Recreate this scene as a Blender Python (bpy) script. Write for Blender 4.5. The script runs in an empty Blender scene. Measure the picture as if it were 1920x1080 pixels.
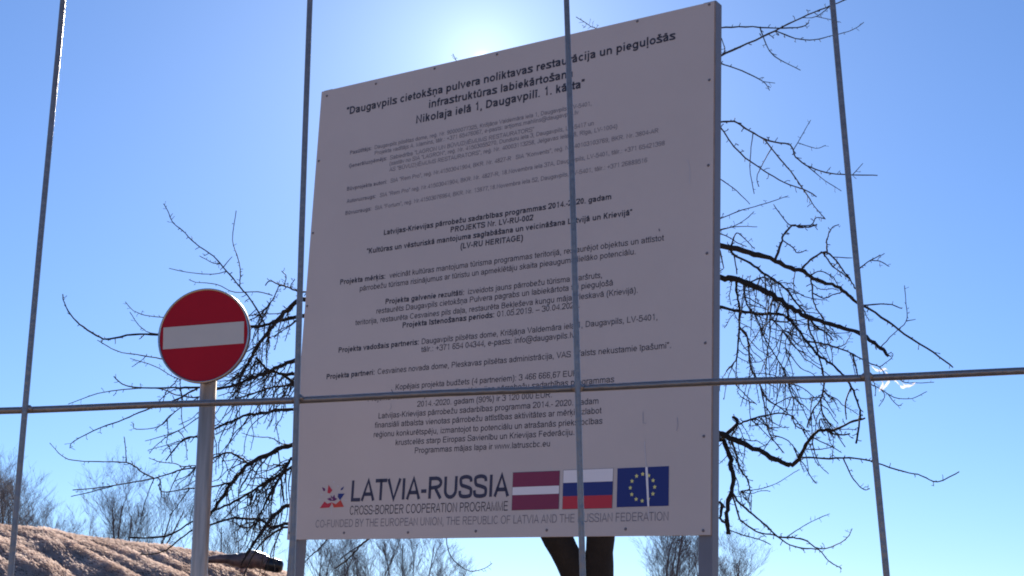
import bpy, math, random
from mathutils import Vector, Matrix, Quaternion
R_ = math.radians
random.seed(7)
S = bpy.context.scene
COL = S.collection

# ---------------------------------------------------------------- camera, sky, sun, exposure
F, PITCH, ROLL = 2728.5, R_(14.157), R_(1.2)          # focal length in photograph pixels
CAM = Vector((0, 0, 1.6))
FW = Vector((0, math.cos(PITCH), math.sin(PITCH)))
_up = Vector((0, -math.sin(PITCH), math.cos(PITCH)))
_ri = Vector((1, 0, 0))
RI = _ri * math.cos(ROLL) + _up * math.sin(ROLL)
UP = -_ri * math.sin(ROLL) + _up * math.cos(ROLL)
cam = bpy.data.cameras.new('camera')
cam.sensor_width = 36
cam.lens = 36 * F / 1920
cam.clip_start, cam.clip_end = 0.05, 5000
camo = bpy.data.objects.new('camera', cam)
COL.objects.link(camo)
m3 = Matrix((RI, UP, -FW)).transposed()
camo.matrix_world = Matrix.Translation(CAM) @ m3.to_4x4()
S.camera = camo

SUN_EL, SUN_AZ = R_(22.99), R_(-1.44)                 # azimuth from +Y towards +X
SUND = Vector((math.cos(SUN_EL) * math.sin(SUN_AZ), math.cos(SUN_EL) * math.cos(SUN_AZ), math.sin(SUN_EL)))
W = bpy.data.worlds.new('World')
S.world = W
W.use_nodes = True
wn = W.node_tree
sky = wn.nodes.new('ShaderNodeTexSky')
sky.sky_type = 'NISHITA'
sky.sun_disc = False
sky.sun_elevation = SUN_EL
sky.sun_rotation = SUN_AZ
sky.altitude = 100
sky.air_density = 0.8
sky.dust_density = 0.14
sky.ozone_density = 6.0
gam = wn.nodes.new('ShaderNodeGamma')
gam.inputs[1].default_value = 0.85
tint = wn.nodes.new('ShaderNodeMix')
tint.data_type = 'RGBA'
tint.blend_type = 'MULTIPLY'
tint.inputs[0].default_value = 1.0
tint.inputs[7].default_value = (0.80, 0.945, 1.15, 1)
wn.links.new(sky.outputs[0], gam.inputs[0])
wn.links.new(gam.outputs[0], tint.inputs[6])
# circumsolar glow: added brightness close round the sun, narrowest term drawing its disc, by angle from the sun's direction
geo = wn.nodes.new('ShaderNodeTexCoord')
nrm = wn.nodes.new('ShaderNodeVectorMath'); nrm.operation = 'NORMALIZE'
dot = wn.nodes.new('ShaderNodeVectorMath'); dot.operation = 'DOT_PRODUCT'
dot.inputs[1].default_value = SUND
wn.links.new(geo.outputs['Generated'], nrm.inputs[0])
wn.links.new(nrm.outputs[0], dot.inputs[0])
clp = wn.nodes.new('ShaderNodeMath'); clp.operation = 'MAXIMUM'; clp.inputs[1].default_value = 0.0
wn.links.new(dot.outputs['Value'], clp.inputs[0])
last = None
for n_, k_ in ((90, .8), (420, 1.5), (2500, 1.6), (130000, 16.0)):
    pw = wn.nodes.new('ShaderNodeMath'); pw.operation = 'POWER'; pw.inputs[1].default_value = n_
    ml = wn.nodes.new('ShaderNodeMath'); ml.operation = 'MULTIPLY'; ml.inputs[1].default_value = k_
    wn.links.new(clp.outputs[0], pw.inputs[0]); wn.links.new(pw.outputs[0], ml.inputs[0])
    if last is None: last = ml
    else:
        ad = wn.nodes.new('ShaderNodeMath'); ad.operation = 'ADD'
        wn.links.new(last.outputs[0], ad.inputs[0]); wn.links.new(ml.outputs[0], ad.inputs[1]); last = ad
gcol = wn.nodes.new('ShaderNodeMix'); gcol.data_type = 'RGBA'; gcol.blend_type = 'MULTIPLY'; gcol.inputs[0].default_value = 1.0; gcol.inputs[7].default_value = (.82, .95, 1, 1)
addc = wn.nodes.new('ShaderNodeMix'); addc.data_type = 'RGBA'; addc.blend_type = 'ADD'; addc.inputs[0].default_value = 1.0
wn.links.new(tint.outputs[2], addc.inputs[6]); wn.links.new(last.outputs[0], gcol.inputs[6])
wn.links.new(gcol.outputs[2], addc.inputs[7])
wn.links.new(addc.outputs[2], wn.nodes['Background'].inputs[0])
wn.nodes['Background'].inputs[1].default_value = 0.07
sl = bpy.data.lights.new('sun', 'SUN')
sl.energy = 5.0
sl.angle = R_(0.55)
sl.color = (1.0, 0.90, 0.76)
so = bpy.data.objects.new('sun', sl)
COL.objects.link(so)
so.rotation_euler = SUND.to_track_quat('Z', 'Y').to_euler()
so.location = SUND * 60
S.view_settings.view_transform = 'Standard'
S.view_settings.look = 'None'
S.view_settings.exposure = 1.25
S.view_settings.gamma = 1
S.cycles.pixel_filter_type = 'BLACKMAN_HARRIS'
S.cycles.filter_width = 1.9
S.cycles.max_bounces = 8

# ---------------------------------------------------------------- helpers
def ray(u, v):
    return FW + RI * ((u - 960) / F) - UP * ((v - 540) / F)      # depth 1 along the view axis

def un(u, v, d):
    return CAM + ray(u, v) * d

def tag(o, label=None, cat=None, group=None, kind=None):
    if label: o['label'] = label
    if cat: o['category'] = cat
    if group: o['group'] = group
    if kind: o['kind'] = kind
    return o

def empty(name, loc=(0, 0, 0), mat=None):
    o = bpy.data.objects.new(name, None)
    o.empty_display_size = 0.2
    COL.objects.link(o)
    if mat is not None: o.matrix_world = mat
    else: o.location = loc
    return o

class MB:
    def __init__(s): s.v = []; s.f = []; s.mi = []; s.sm = []
    def add(s, vs, fs, mi=0, smooth=False):
        b = len(s.v)
        s.v += [tuple(p) for p in vs]
        for f in fs:
            s.f.append([i + b for i in f]); s.mi.append(mi); s.sm.append(smooth)
    def box(s, a, b, mi=0, bev=0.0):
        x0, y0, z0 = a; x1, y1, z1 = b
        if bev <= 0:
            s.add([(x0,y0,z0),(x1,y0,z0),(x1,y1,z0),(x0,y1,z0),(x0,y0,z1),(x1,y0,z1),(x1,y1,z1),(x0,y1,z1)],
                  [(3,2,1,0),(4,5,6,7),(0,1,5,4),(1,2,6,5),(2,3,7,6),(3,0,4,7)], mi)
            return
        # box with rounded vertical (z) edges
        ring = []
        for cx, cy, a0 in ((x1-bev, y1-bev, 0), (x0+bev, y1-bev, 90), (x0+bev, y0+bev, 180), (x1-bev, y0+bev, 270)):
            for k in range(4):
                t = R_(a0 + 30 * k)
                ring.append((cx + bev * math.cos(t), cy + bev * math.sin(t)))
        n = len(ring)
        s.add([(x, y, z0) for x, y in ring] + [(x, y, z1) for x, y in ring],
              [(i, (i+1) % n, n + (i+1) % n, n + i) for i in range(n)] + [tuple(range(n-1, -1, -1)), tuple(range(n, 2*n))], mi)
    def tube(s, pts, rad, sides=6, mi=0, cap=True, smooth=True):
        n = len(pts)
        pts = [Vector(p) for p in pts]
        if not hasattr(rad, '__len__'): rad = [rad] * n
        t0 = (pts[1] - pts[0]).normalized()
        a = t0.orthogonal().normalized()
        vs = []
        for i in range(n):
            t = (pts[min(i+1, n-1)] - pts[max(i-1, 0)])
            t = t.normalized() if t.length > 1e-9 else t0
            a = (a - t * a.dot(t))
            a = a.normalized() if a.length > 1e-6 else t.orthogonal().normalized()
            b = t.cross(a)
            for k in range(sides):
                an = 2 * math.pi * k / sides
                vs.append(pts[i] + (a * math.cos(an) + b * math.sin(an)) * rad[i])
        fs = []
        for i in range(n - 1):
            for k in range(sides):
                k2 = (k + 1) % sides
                fs.append((i*sides+k, i*sides+k2, (i+1)*sides+k2, (i+1)*sides+k))
        if cap:
            fs.append(tuple(range(sides-1, -1, -1))); fs.append(tuple((n-1)*sides + k for k in range(sides)))
        s.add(vs, fs, mi, smooth)
    def build(s, name, mats, parent=None):
        me = bpy.data.meshes.new(name)
        me.from_pydata(s.v, [], s.f)
        if not isinstance(mats, (list, tuple)): mats = [mats]
        for m in mats: me.materials.append(m)
        me.polygons.foreach_set('material_index', s.mi)
        me.polygons.foreach_set('use_smooth', s.sm)
        me.update()
        o = bpy.data.objects.new(name, me)
        COL.objects.link(o)
        if parent: o.parent = parent
        return o

def mat(name, col, rough=0.6, metal=0.0, var=0.0, scale=8.0, bump=0.0, bscale=40.0, col2=None, stretch=None, spec=None):
    m = bpy.data.materials.new(name)
    m.use_nodes = True
    nt = m.node_tree
    p = nt.nodes['Principled BSDF']
    p.inputs['Roughness'].default_value = rough
    p.inputs['Metallic'].default_value = metal
    if spec is not None: p.inputs['Specular IOR Level'].default_value = spec
    c = (*col, 1)
    p.inputs['Base Color'].default_value = c
    tc = nt.nodes.new('ShaderNodeTexCoord')
    src = tc.outputs['Object']
    if stretch:
        mp = nt.nodes.new('ShaderNodeMapping')
        mp.inputs['Scale'].default_value = stretch
        nt.links.new(src, mp.inputs[0]); src = mp.outputs[0]
    if var > 0 or col2:
        n = nt.nodes.new('ShaderNodeTexNoise')
        n.inputs['Scale'].default_value = scale
        n.inputs['Detail'].default_value = 6
        n.inputs['Roughness'].default_value = 0.65
        nt.links.new(src, n.inputs['Vector'])
        r = nt.nodes.new('ShaderNodeValToRGB')
        r.color_ramp.elements[0].position = 0.32
        r.color_ramp.elements[1].position = 0.68
        lo = col2 if col2 else tuple(x * (1 - var) for x in col)
        r.color_ramp.elements[0].color = (*lo, 1)
        r.color_ramp.elements[1].color = c
        nt.links.new(n.outputs['Fac'], r.inputs[0])
        nt.links.new(r.outputs[0], p.inputs['Base Color'])
    if bump > 0:
        n2 = nt.nodes.new('ShaderNodeTexNoise')
        n2.inputs['Scale'].default_value = bscale
        n2.inputs['Detail'].default_value = 5
        nt.links.new(src, n2.inputs['Vector'])
        b = nt.nodes.new('ShaderNodeBump')
        b.inputs['Strength'].default_value = bump
        b.inputs['Distance'].default_value = 0.01
        nt.links.new(n2.outputs['Fac'], b.inputs['Height'])
        nt.links.new(b.outputs[0], p.inputs['Normal'])
    return m

def leafmat(name, col, col2, trans, scale=3.0):
    m = bpy.data.materials.new(name)
    m.use_nodes = True
    nt = m.node_tree
    nt.nodes.remove(nt.nodes['Principled BSDF'])
    out = nt.nodes['Material Output']
    tc = nt.nodes.new('ShaderNodeTexCoord')
    n = nt.nodes.new('ShaderNodeTexNoise'); n.inputs['Scale'].default_value = scale; n.inputs['Detail'].default_value = 5
    r = nt.nodes.new('ShaderNodeValToRGB')
    r.color_ramp.elements[0].position = 0.35; r.color_ramp.elements[1].position = 0.65
    r.color_ramp.elements[0].color = (*col2, 1); r.color_ramp.elements[1].color = (*col, 1)
    d = nt.nodes.new('ShaderNodeBsdfDiffuse'); t = nt.nodes.new('ShaderNodeBsdfTranslucent')
    mx = nt.nodes.new('ShaderNodeMixShader'); mx.inputs[0].default_value = trans
    nt.links.new(tc.outputs['Object'], n.inputs['Vector']); nt.links.new(n.outputs['Fac'], r.inputs[0])
    nt.links.new(r.outputs[0], d.inputs[0]); nt.links.new(r.outputs[0], t.inputs[0])
    nt.links.new(d.outputs[0], mx.inputs[1]); nt.links.new(t.outputs[0], mx.inputs[2])
    nt.links.new(mx.outputs[0], out.inputs[0])
    return m

M_wire = mat('galvanised_wire', (0.30, 0.255, 0.235), 0.38, 0.6, var=0.22, scale=45, bump=0.12, bscale=260)
M_zinc = mat('galvanised_pole', (0.70, 0.55, 0.43), 0.38, 0.4, var=0.5, scale=26, bump=0.15, bscale=40, stretch=(1, 1, .06))
M_panel = mat('board_vinyl', (0.56, 0.49, 0.465), 0.55, 0, var=0.075, scale=1.0)
M_edge = mat('board_edge', (0.30, 0.23, 0.20), 0.8, 0, var=0.3, scale=20)
M_post = mat('grey_painted_steel', (0.16, 0.17, 0.21), 0.5, 0.0, var=0.12, scale=5)
M_ink = mat('black_print', (0.045, 0.042, 0.06), 0.6)
M_ink2 = mat('grey_print', (0.19, 0.175, 0.20), 0.6)
M_navy = mat('navy_print', (0.035, 0.036, 0.075), 0.6)
M_red = mat('sign_red_film', (0.42, 0.007, 0.022), 0.5, var=0.1, scale=4, spec=0.15)
M_swhite = mat('sign_white_film', (0.54, 0.50, 0.46), 0.45, var=0.05, scale=6)
M_rim = mat('sign_aluminium', (0.42, 0.38, 0.37), 0.22, 0.9, var=0.1, scale=20)
M_screw = mat('screw_steel', (0.16, 0.15, 0.17), 0.5, 0.4)
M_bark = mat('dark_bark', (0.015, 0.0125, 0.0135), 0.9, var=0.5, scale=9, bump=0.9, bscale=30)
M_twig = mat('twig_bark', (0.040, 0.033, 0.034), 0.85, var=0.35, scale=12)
M_far = mat('far_hazed_bark', (0.10, 0.093, 0.11), 0.9)  # bark colour paled to stand in for distance haze

# ---------------------------------------------------------------- ground
gm = MB()
gm.add([(-1500,-600,0),(1500,-600,0),(1500,2500,0),(-1500,2500,0)], [(0,1,2,3)])
M_ground = mat('dry_ground', (0.36, 0.25, 0.155), 0.95, col2=(0.28, 0.185, 0.11), scale=0.9, bump=0.6, bscale=12)
tag(gm.build('ground', M_ground), kind='structure')

# ---------------------------------------------------------------- wire fence panel just in front of the camera
FM = Matrix(((0.9934631026324898, 0.10869315893825689, -0.034883533477115106),
             (-0.10627621460880497, 0.992213746340372, 0.06494034017177831),
             (0.041670492152714136, -0.06080854194293663, 0.997279244399744)))
FO = Vector((-0.03907783938164116, 0.7626415461418827, 1.7340697231569946))
FMAT = Matrix.Translation(FO) @ FM.to_4x4()
fence = empty('wire_fence', mat=FMAT)
tag(fence, 'galvanised wire mesh fence panel crossing the whole view in front of everything', 'fence')
V0, V1, U0, U1 = -1.63, 0.46, -1.60, 1.70
rnd = random.Random(3)
adj = {0: -.0003, 1: .0003, 2: .0003, 3: -.0003}
for k in range(-8, 13):
    u = (k - 1.5) * .15 + adj.get(k, rnd.uniform(-.0015, .0015))
    if not U0 + .05 < u < U1 - .05: continue
    mb = MB()
    n = 34
    ph = rnd.uniform(0, 6)
    pts = [(u + .00035 * math.sin(i * .7 + ph), -.0018 + .0003 * math.sin(i * 1.1 + ph), V0 + (V1 - V0) * i / n) for i in range(n + 1)]
    mb.tube(pts, .00164, 12)
    mb.build('vertical_wire', M_wire, fence)
for j in range(-4, 2):
    v = j * .35
    mb = MB()
    pts = []
    x = U0
    while x <= U1 + .001:
        q = (x / .15 + 1.5) % 1.0                     # dips a little at each weld
        dip = -.0005 * math.cos(2 * math.pi * q)
        pts.append((x, .0021 + .0002 * math.sin(x * 31), v + dip * .6 + .0003 * math.sin(x * 17 + j)))
        x += .025
    mb.tube(pts, .00188, 12)
    mb.build('horizontal_wire', M_wire, fence)
for k in range(-8, 13):                                # a flattened weld where the wires cross
    u = (k - 1.5) * .15 + adj.get(k, 0)
    if not U0 + .05 < u < U1 - .05: continue
    for j in range(-4, 2):
        mb = MB()
        mb.tube([(u - .0032, .0004, j*.35), (u - .0016, .0003, j*.35 - .0002), (u + .0016, .0003, j*.35 + .0002), (u + .0032, .0004, j*.35)], [.0007, .0021, .0021, .0007], 10)
        if j == 0 or k in (0, 3): mb.build('weld', M_wire, fence)
mb = MB()
c = .05
fr = [(U0, 0, V0), (U0, 0, V1 - c), (U0 + c * .3, 0, V1 - c * .3), (U0 + c, 0, V1), (U1 - c, 0, V1), (U1 - c * .3, 0, V1 - c * .3), (U1, 0, V1 - c), (U1, 0, V0)]
mb.tube(fr, .019, 14)
mb.tube([(U0, 0, V0 + .02), (U1, 0, V0 + .02)], .019, 14)
mb.build('frame', M_zinc, fence)
M_conc = mat('concrete', (0.36, 0.35, 0.33), 0.9, var=0.25, scale=12, bump=0.4, bscale=50)
for u in (U0, U1):
    mb = MB(); mb.box((u - .11, -.34, V0 - .12), (u + .11, .34, V0 - .002), bev=.03)
    mb.build('foot_block', M_conc, fence)

# ---------------------------------------------------------------- stroke lettering (grotesque, written here)
def ARC(cx, cy, rx, ry, a0, a1, n=None):
    n = n or max(4, int(abs(a1 - a0) / 22))
    return [(cx + rx * math.cos(R_(a0 + (a1 - a0) * i / n)), cy + ry * math.sin(R_(a0 + (a1 - a0) * i / n))) for i in range(n + 1)]
def CR(p, n=4):
    o = []
    for i in range(len(p) - 1):
        a, b, c2, d = p[max(i-1, 0)], p[i], p[i+1], p[min(i+2, len(p)-1)]
        for k in range(n):
            t = k / n
            o.append(tuple(.5 * ((2*b[j]) + (c2[j]-a[j])*t + (2*a[j]-5*b[j]+4*c2[j]-d[j])*t*t + (3*b[j]-a[j]-3*c2[j]+d[j])*t**3) for j in (0, 1)))
    return o + [p[-1]]
WR = dict(zip('abcdefghijklmnopqrstuvwxyz', [556,556,500,556,556,278,556,556,222,222,500,222,833,556,556,556,556,333,500,278,556,500,722,500,500,500]))
WB = dict(zip('abcdefghijklmnopqrstuvwxyz', [556,611,556,611,556,333,611,611,278,278,556,278,889,611,611,611,611,389,556,333,611,556,778,556,556,500]))
UCW = dict(zip('ABCDEFGHIJKLMNOPQRSTUVWXYZ', [667,667,722,722,667,611,778,722,278,500,667,556,833,722,778,667,778,722,667,611,722,667,944,667,667,611]))
PW = {' ':278, '.':278, ',':278, ':':278, '-':333, '(':333, ')':333, '–':556, '“':345, '”':345, '+':584, '@':1015, '%':889}
BASE = {'ā':'a¯','ē':'e¯','ī':'ı¯','ū':'u¯','Ē':'E¯','Ū':'U¯','Ī':'I¯','Ā':'A¯','š':'sˇ','ž':'zˇ','č':'cˇ','Ž':'Zˇ','Š':'Sˇ','ņ':'n,','ļ':'l,','ķ':'k,','Ņ':'N,','Ģ':'G,','ģ':'g´'}
def glyph(ch, bold):
    t = 142 if bold else 92
    h = t / 2
    acc = None
    if ch in BASE: ch, acc = BASE[ch]
    dl = ch == 'ı'
    if dl: ch = 'i'
    w = (WB if bold else WR).get(ch) or UCW.get(ch) or PW.get(ch) or 556
    X, C, O, D = 519, 716, 12, -210
    l, r, m = 66 + h, w - 60 - h, w / 2
    P = []
    def bowl(a, b): P.append(ARC((a+b)/2, 260, (b-a)/2, 272-h, 0, 360, 18))
    def arch(a, b): P.append([*ARC((a+b)/2, 330, (b-a)/2, X+O-h-330, 180, 0, 8), (b, 0)])
    ol, orr = 36 + h, w - 36 - h
    if ch == 'a':
        P.append(CR([(62, 370), (95, 455), (240, X+O-h), (r-70, 500-h*.7), (r-10, 380)]) + [(r-10, 120), (r+12, 0)])
        P.append(CR([(r-10, 310), (m-20, 280), (ol+30, 220), (ol+5, 140), (ol+45, 30+h*.6), (m-60, h-O), (r-90, 50+h*.6), (r-10, 160)]))
    elif ch == 'b': P += [[(l, C), (l, 0)]]; bowl(l, orr)
    elif ch == 'c': P.append(ARC((ol+w-30)/2, 260, (w-30-ol)/2-h*.3, 272-h, 42, 318, 14))
    elif ch == 'd': P += [[(r, C), (r, 0)]]; bowl(ol, r)
    elif ch == 'e': P.append([(ol, 255), *ARC(m, 262, m-ol, 270-h, 0, 316, 16)])
    elif ch == 'f': P.append(CR([(w+5, C+O-h), (w*.62, C-h-12), (w*.45, C-130)]) + [(w*.45, 0)]); P.append([(12, X-h), (w-22, X-h)])
    elif ch == 'g': bowl(ol, r); P.append([(r, X), (r, 10)] + CR([(r, -20), (r-50, D+h+35), (m-10, D+h), (95, D+h+55)]))
    elif ch == 'h': P += [[(l, C), (l, 0)]]; arch(l, r)
    elif ch == 'i':
        P.append([(m, X), (m, 0)])
        if not dl: P.append([(m, C), (m, C-100)])
    elif ch == 'j': P.append([(m, X), (m, -90)] + CR([(m, -110), (m-40, D+h), (m-110, D+h-5)])); P.append([(m, C), (m, C-100)])
    elif ch == 'k': P += [[(l, C), (l, 0)], [(r+5, X), (l, 190)], [(l+130, 320), (r+25, 0)]]
    elif ch == 'l': P.append([(m, C), (m, 0)])
    elif ch == 'm': P.append([(l, X), (l, 0)]); arch(l, m); arch(m, r)
    elif ch == 'n': P.append([(l, X), (l, 0)]); arch(l, r)
    elif ch == 'o': bowl(ol, orr)
    elif ch == 'p': P.append([(l, X), (l, D)]); bowl(l, orr)
    elif ch == 'q': P.append([(r, X), (r, D)]); bowl(ol, r)
    elif ch == 'r': P.append([(l, X), (l, 0)]); P.append(CR([(l, 300), (l+35, 430), (l+110, X-h), (w+2, X-h+4)]))
    elif ch == 's': P.append(CR([(w-52-h*.4, 385), (w-110, 485-h*.4), (m, X+O-h), (100+h*.4, 470-h*.3), (76+h*.5, 385), (m-40, 290), (m+60, 250), (w-75-h*.3, 150), (w-105, 45+h*.4), (m, h-O), (95, 50+h*.3), (42+h*.4, 145)], 3))
    elif ch == 't': x = w*.48; P.append([(x, X+150), (x, 130)] + CR([(x, 110), (x+25, h+5), (w-10, h-2)])); P.append([(14, X-h), (w-16, X-h)])
    elif ch == 'u': P.append([(r, X), (r, 0)]); P.append([(l, X), *ARC((l+r)/2, 190, (r-l)/2, 190+O-h, 180, 360, 8)])
    elif ch == 'v': P.append([(h+5, X), (m, h*.5), (w-h-5, X)])
    elif ch == 'w': P.append([(h, X), (w*.27, h*.5), (m, X-20), (w*.73, h*.5), (w-h, X)])
    elif ch == 'x': P += [[(h+5, X), (w-h-5, 0)], [(w-h-5, X), (h+5, 0)]]
    elif ch == 'y': P.append([(h+5, X), (m+5, 30)]); P.append([(w-h-5, X), (m+15, 10), (m-60, D+h+20), (60, D+h-5)])
    elif ch == 'z': P.append([(45, X-h), (w-50-h*.5, X-h), (40+h*.5, h), (w-35, h)])
    elif ch == 'A': P.append([(h, 0), (m, C-h*.4), (w-h, 0)]); P.append([(w*.2, 225), (w*.8, 225)])
    elif ch == 'B':
        P.append([(l, 0), (l, C-h), (m, C-h), *ARC(m+30, 540, r-m-45, 176-h, 90, -90, 7), (l, 364+h*0)]); P.append([(m, 375), *ARC(m+50, 190, r-m-45, 188-h*.6, 90, -90, 7), (l, h)])
    elif ch == 'C': P.append(ARC(m+5, 358, m-ol-5, 370-h, 38, 322, 16))
    elif ch == 'D': P.append([(l, h), (l, C-h), (m-30, C-h), *ARC(m-30, 358, r-m+35, 358-h, 80, -80, 10), (m-30, h), (l-h, h)])
    elif ch == 'E': P.append([(r+30, C-h), (l, C-h), (l, h), (r+40, h)]); P.append([(l, 370), (r+5, 370)])
    elif ch == 'F': P.append([(r+25, C-h), (l, C-h), (l, 0)]); P.append([(l, 360), (r-10, 360)])
    elif ch == 'G': P.append([*ARC(m-5, 358, m-ol+5, 370-h, 40, 335, 16), (w-80-h*.6, 180), (w-80-h*.6, 340), (m+10, 340)])
    elif ch == 'H': P += [[(l+10, 0), (l+10, C)], [(r-10, 0), (r-10, C)], [(l+10, 380), (r-10, 380)]]
    elif ch == 'I': P.append([(m, 0), (m, C)])
    elif ch == 'J': P.append([(r, C), (r, 190), *ARC((30+h+r)/2, 190, (r-30-h)/2, 202-h, 0, -175, 8)])
    elif ch == 'K': P += [[(l+5, 0), (l+5, C)], [(r+15, C), (l+5, 250)], [(l+160, 400), (r+30, 0)]]
    elif ch == 'L': P.append([(l, C), (l, h), (w-35, h)])
    elif ch == 'M': P.append([(l+5, 0), (l+5, C-h*.5), (m, h), (r-5, C-h*.5), (r-5, 0)])
    elif ch == 'N': P.append([(l+5, 0), (l+5, C-h*.6), (r-5, h*.6), (r-5, C)])
    elif ch == 'O': P.append(ARC(m, 358, m-ol, 370-h, 0, 360, 22))
    elif ch == 'P': P.append([(l+5, 0), (l+5, C-h), (m+20, C-h), *ARC(m+40, 510, r-m-30, 206-h, 90, -90, 8), (l, 304+h)])
    elif ch == 'Q': P.append(ARC(m, 358, m-ol, 370-h, 0, 360, 22)); P.append([(m+60, 160), (w-50, -20)])
    elif ch == 'R': P.append([(l+5, 0), (l+5, C-h), (m+20, C-h), *ARC(m+30, 520, r-m-20, 196-h, 90, -90, 8), (l, 324+h*.6)]); P.append([(m+20, 330), (r+15, 0)])
    elif ch == 'S': P.append(CR([(w-75-h*.5, 510), (w-130, 650-h*.4), (m, C+O-h), (120, 650-h*.3), (75+h*.5, 530), (150, 410), (m, 360), (w-120, 290), (w-62-h*.5, 190), (w-120, 50+h*.4), (m, h-O), (110, 60+h*.3), (45+h*.5, 230)], 3))
    elif ch == 'T': P += [[(20, C-h), (w-20, C-h)], [(m, C), (m, 0)]]
    elif ch == 'U': P.append([(l+5, C), (l+5, 260), *ARC(m, 260, m-l-5, 272-h, 180, 360, 10), (r-5, C)])
    elif ch == 'V': P.append([(h, C), (m, h*.5), (w-h, C)])
    elif ch == 'W': P.append([(h, C), (w*.27, h*.5), (m, C-30), (w*.73, h*.5), (w-h, C)])
    elif ch == 'X': P += [[(h+5, C), (w-h-5, 0)], [(w-h-5, C), (h+5, 0)]]
    elif ch == 'Y': P += [[(h+5, C), (m, 310), (w-h-5, C)], [(m, 320), (m, 0)]]
    elif ch == 'Z': P.append([(50, C-h), (w-60-h*.5, C-h), (45+h*.5, h), (w-35, h)])
    elif ch == '0': P.append(ARC(m, 355, m-42-h, 367-h, 0, 360, 20))
    elif ch == '1': P.append([(m-120, 560), (m-10, 610), (m+45, C), (m+45, 0)])
    elif ch == '2': P.append(CR([(48+h*.5, 500), (90, 640), (m, C+O-h), (w-90, 640), (w-70-h*.3, 520), (m+60, 290), (100, 120), (60, h)], 4) + [(w-50, h)])
    elif ch == '3': P.append(CR([(48+h*.5, 540), (100, 660), (m, C+O-h), (w-115, 640), (w-110, 470), (m-20, 385)])); P.append(CR([(m-20, 375), (w-90, 330), (w-62-h*.4, 200), (w-110, 50), (m, h-O), (95, 60), (42+h*.4, 190)]))
    elif ch == '4': P.append([(r-25, 0), (r-25, C-h*.6), (30+h, 200), (w-25, 200)])
    elif ch == '5': P.append([(w-65, C-h), (135, C-h), (95, 350)] + CR([(95, 350), (170, 430), (m+20, 462-h*.4), (w-95, 400), (w-55-h*.4, 230), (w-110, 50), (m, h-O), (90, 70), (42+h*.4, 190)]))
    elif ch == '6': P.append(ARC(m, 225, m-42-h, 237-h, 0, 360, 16)); P.append(CR([(44+h, 230), (60+h, 480), (140, 650), (m+20, C+O-h), (w-95, 640), (w-70, 560)]))
    elif ch == '7': P.append([(48, C-h), (w-50, C-h), (m+30, 430), (m-70, 0)])
    elif ch == '8': P.append(ARC(m, 545, m-80-h*.7, 183-h, 0, 360, 14)); P.append(ARC(m, 190, m-42-h, 202-h, 0, 360, 14))
    elif ch == '9': P.append(ARC(m, 490, m-42-h, 237-h, 0, 360, 16)); P.append(CR([(w-44-h, 485), (w-60-h, 230), (w-140, 60), (m-20, h-O), (95, 75), (65, 150)]))
    elif ch == '.': P.append([(m, 0), (m, 100)])
    elif ch == ',': P.append([(m, 100), (m, 0), (m-35, -130)])
    elif ch == ':': P += [[(m, 0), (m, 100)], [(m, X-100), (m, X)]]
    elif ch == '-': P.append([(40, 260), (w-40, 260)])
    elif ch == '–': P.append([(0, 260), (w, 260)])
    elif ch == '(': P.append(CR([(w-60, C+10), (130, 480), (130, 40), (w-60, D)]))
    elif ch == ')': P.append(CR([(60, C+10), (w-130, 480), (w-130, 40), (60, D)]))
    elif ch in '“”': P += [[(100, C), (80, 500)], [(240, C), (220, 500)]] if ch == '”' else [[(125, C), (105, 500)], [(265, C), (245, 500)]]
    elif ch == '+': P += [[(60, 350), (w-60, 350)], [(m, 120), (m, 580)]]
    elif ch == '%': P += [ARC(200, 540, 130, 140, 0, 360, 12), ARC(690, 170, 130, 140, 0, 360, 12), [(260, -20), (630, 730)]]
    elif ch == '@': P += [ARC(500, 280, 190, 200, 0, 360, 14), CR([(700, 480), (680, 130), (800, 110), (920, 300), (840, 600), (520, 700), (200, 600), (80, 260), (200, -60), (520, -170), (800, -90)])]
    if acc == '¯': y = (620 if ch in 'aeiu' else 800); P.append([(m-120, y), (m+120, y)])
    if acc == 'ˇ': y = (590 if ch in 'szc' else 770); P.append([(m-110, y+120), (m, y), (m+110, y+120)])
    if acc == ',': P.append([(m+20, -60), (m-25, -200)])
    if acc == '´': P.append([(m-10, 600), (m+30, 720)])
    return P, w, t

def ribbon(mb, p, t, place, mi=0):
    q = [p[0]]
    for a in p[1:]:
        if (a[0]-q[-1][0])**2 + (a[1]-q[-1][1])**2 > 4: q.append(a)
    n = len(q)
    if n < 2: return
    closed = n > 3 and (q[0][0]-q[-1][0])**2 + (q[0][1]-q[-1][1])**2 < 100
    vs = []
    for i in range(n):
        a = q[i-1] if i > 0 else (q[-2] if closed else None)
        b = q[i+1] if i < n-1 else (q[1] if closed else None)
        ds = []
        if a: dx, dy = q[i][0]-a[0], q[i][1]-a[1]; L = math.hypot(dx, dy) or 1; ds.append((dx/L, dy/L))
        if b: dx, dy = b[0]-q[i][0], b[1]-q[i][1]; L = math.hypot(dx, dy) or 1; ds.append((dx/L, dy/L))
        if len(ds) == 1: nx, ny, k = -ds[0][1], ds[0][0], 1
        else:
            nx, ny = -(ds[0][1]+ds[1][1]), ds[0][0]+ds[1][0]
            L = math.hypot(nx, ny)
            if L < .3: nx, ny, k = -ds[1][1], ds[1][0], 1
            else:
                nx, ny = nx/L, ny/L
                k = min(1.6, 1 / max(.3, nx * -ds[1][1] + ny * ds[1][0]))
        vs += [place(q[i][0] + nx*t/2*k, q[i][1] + ny*t/2*k), place(q[i][0] - nx*t/2*k, q[i][1] - ny*t/2*k)]
    mb.add(vs, [(2*i, 2*i+1, 2*i+3, 2*i+2) for i in range(n-1)], mi)

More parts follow.
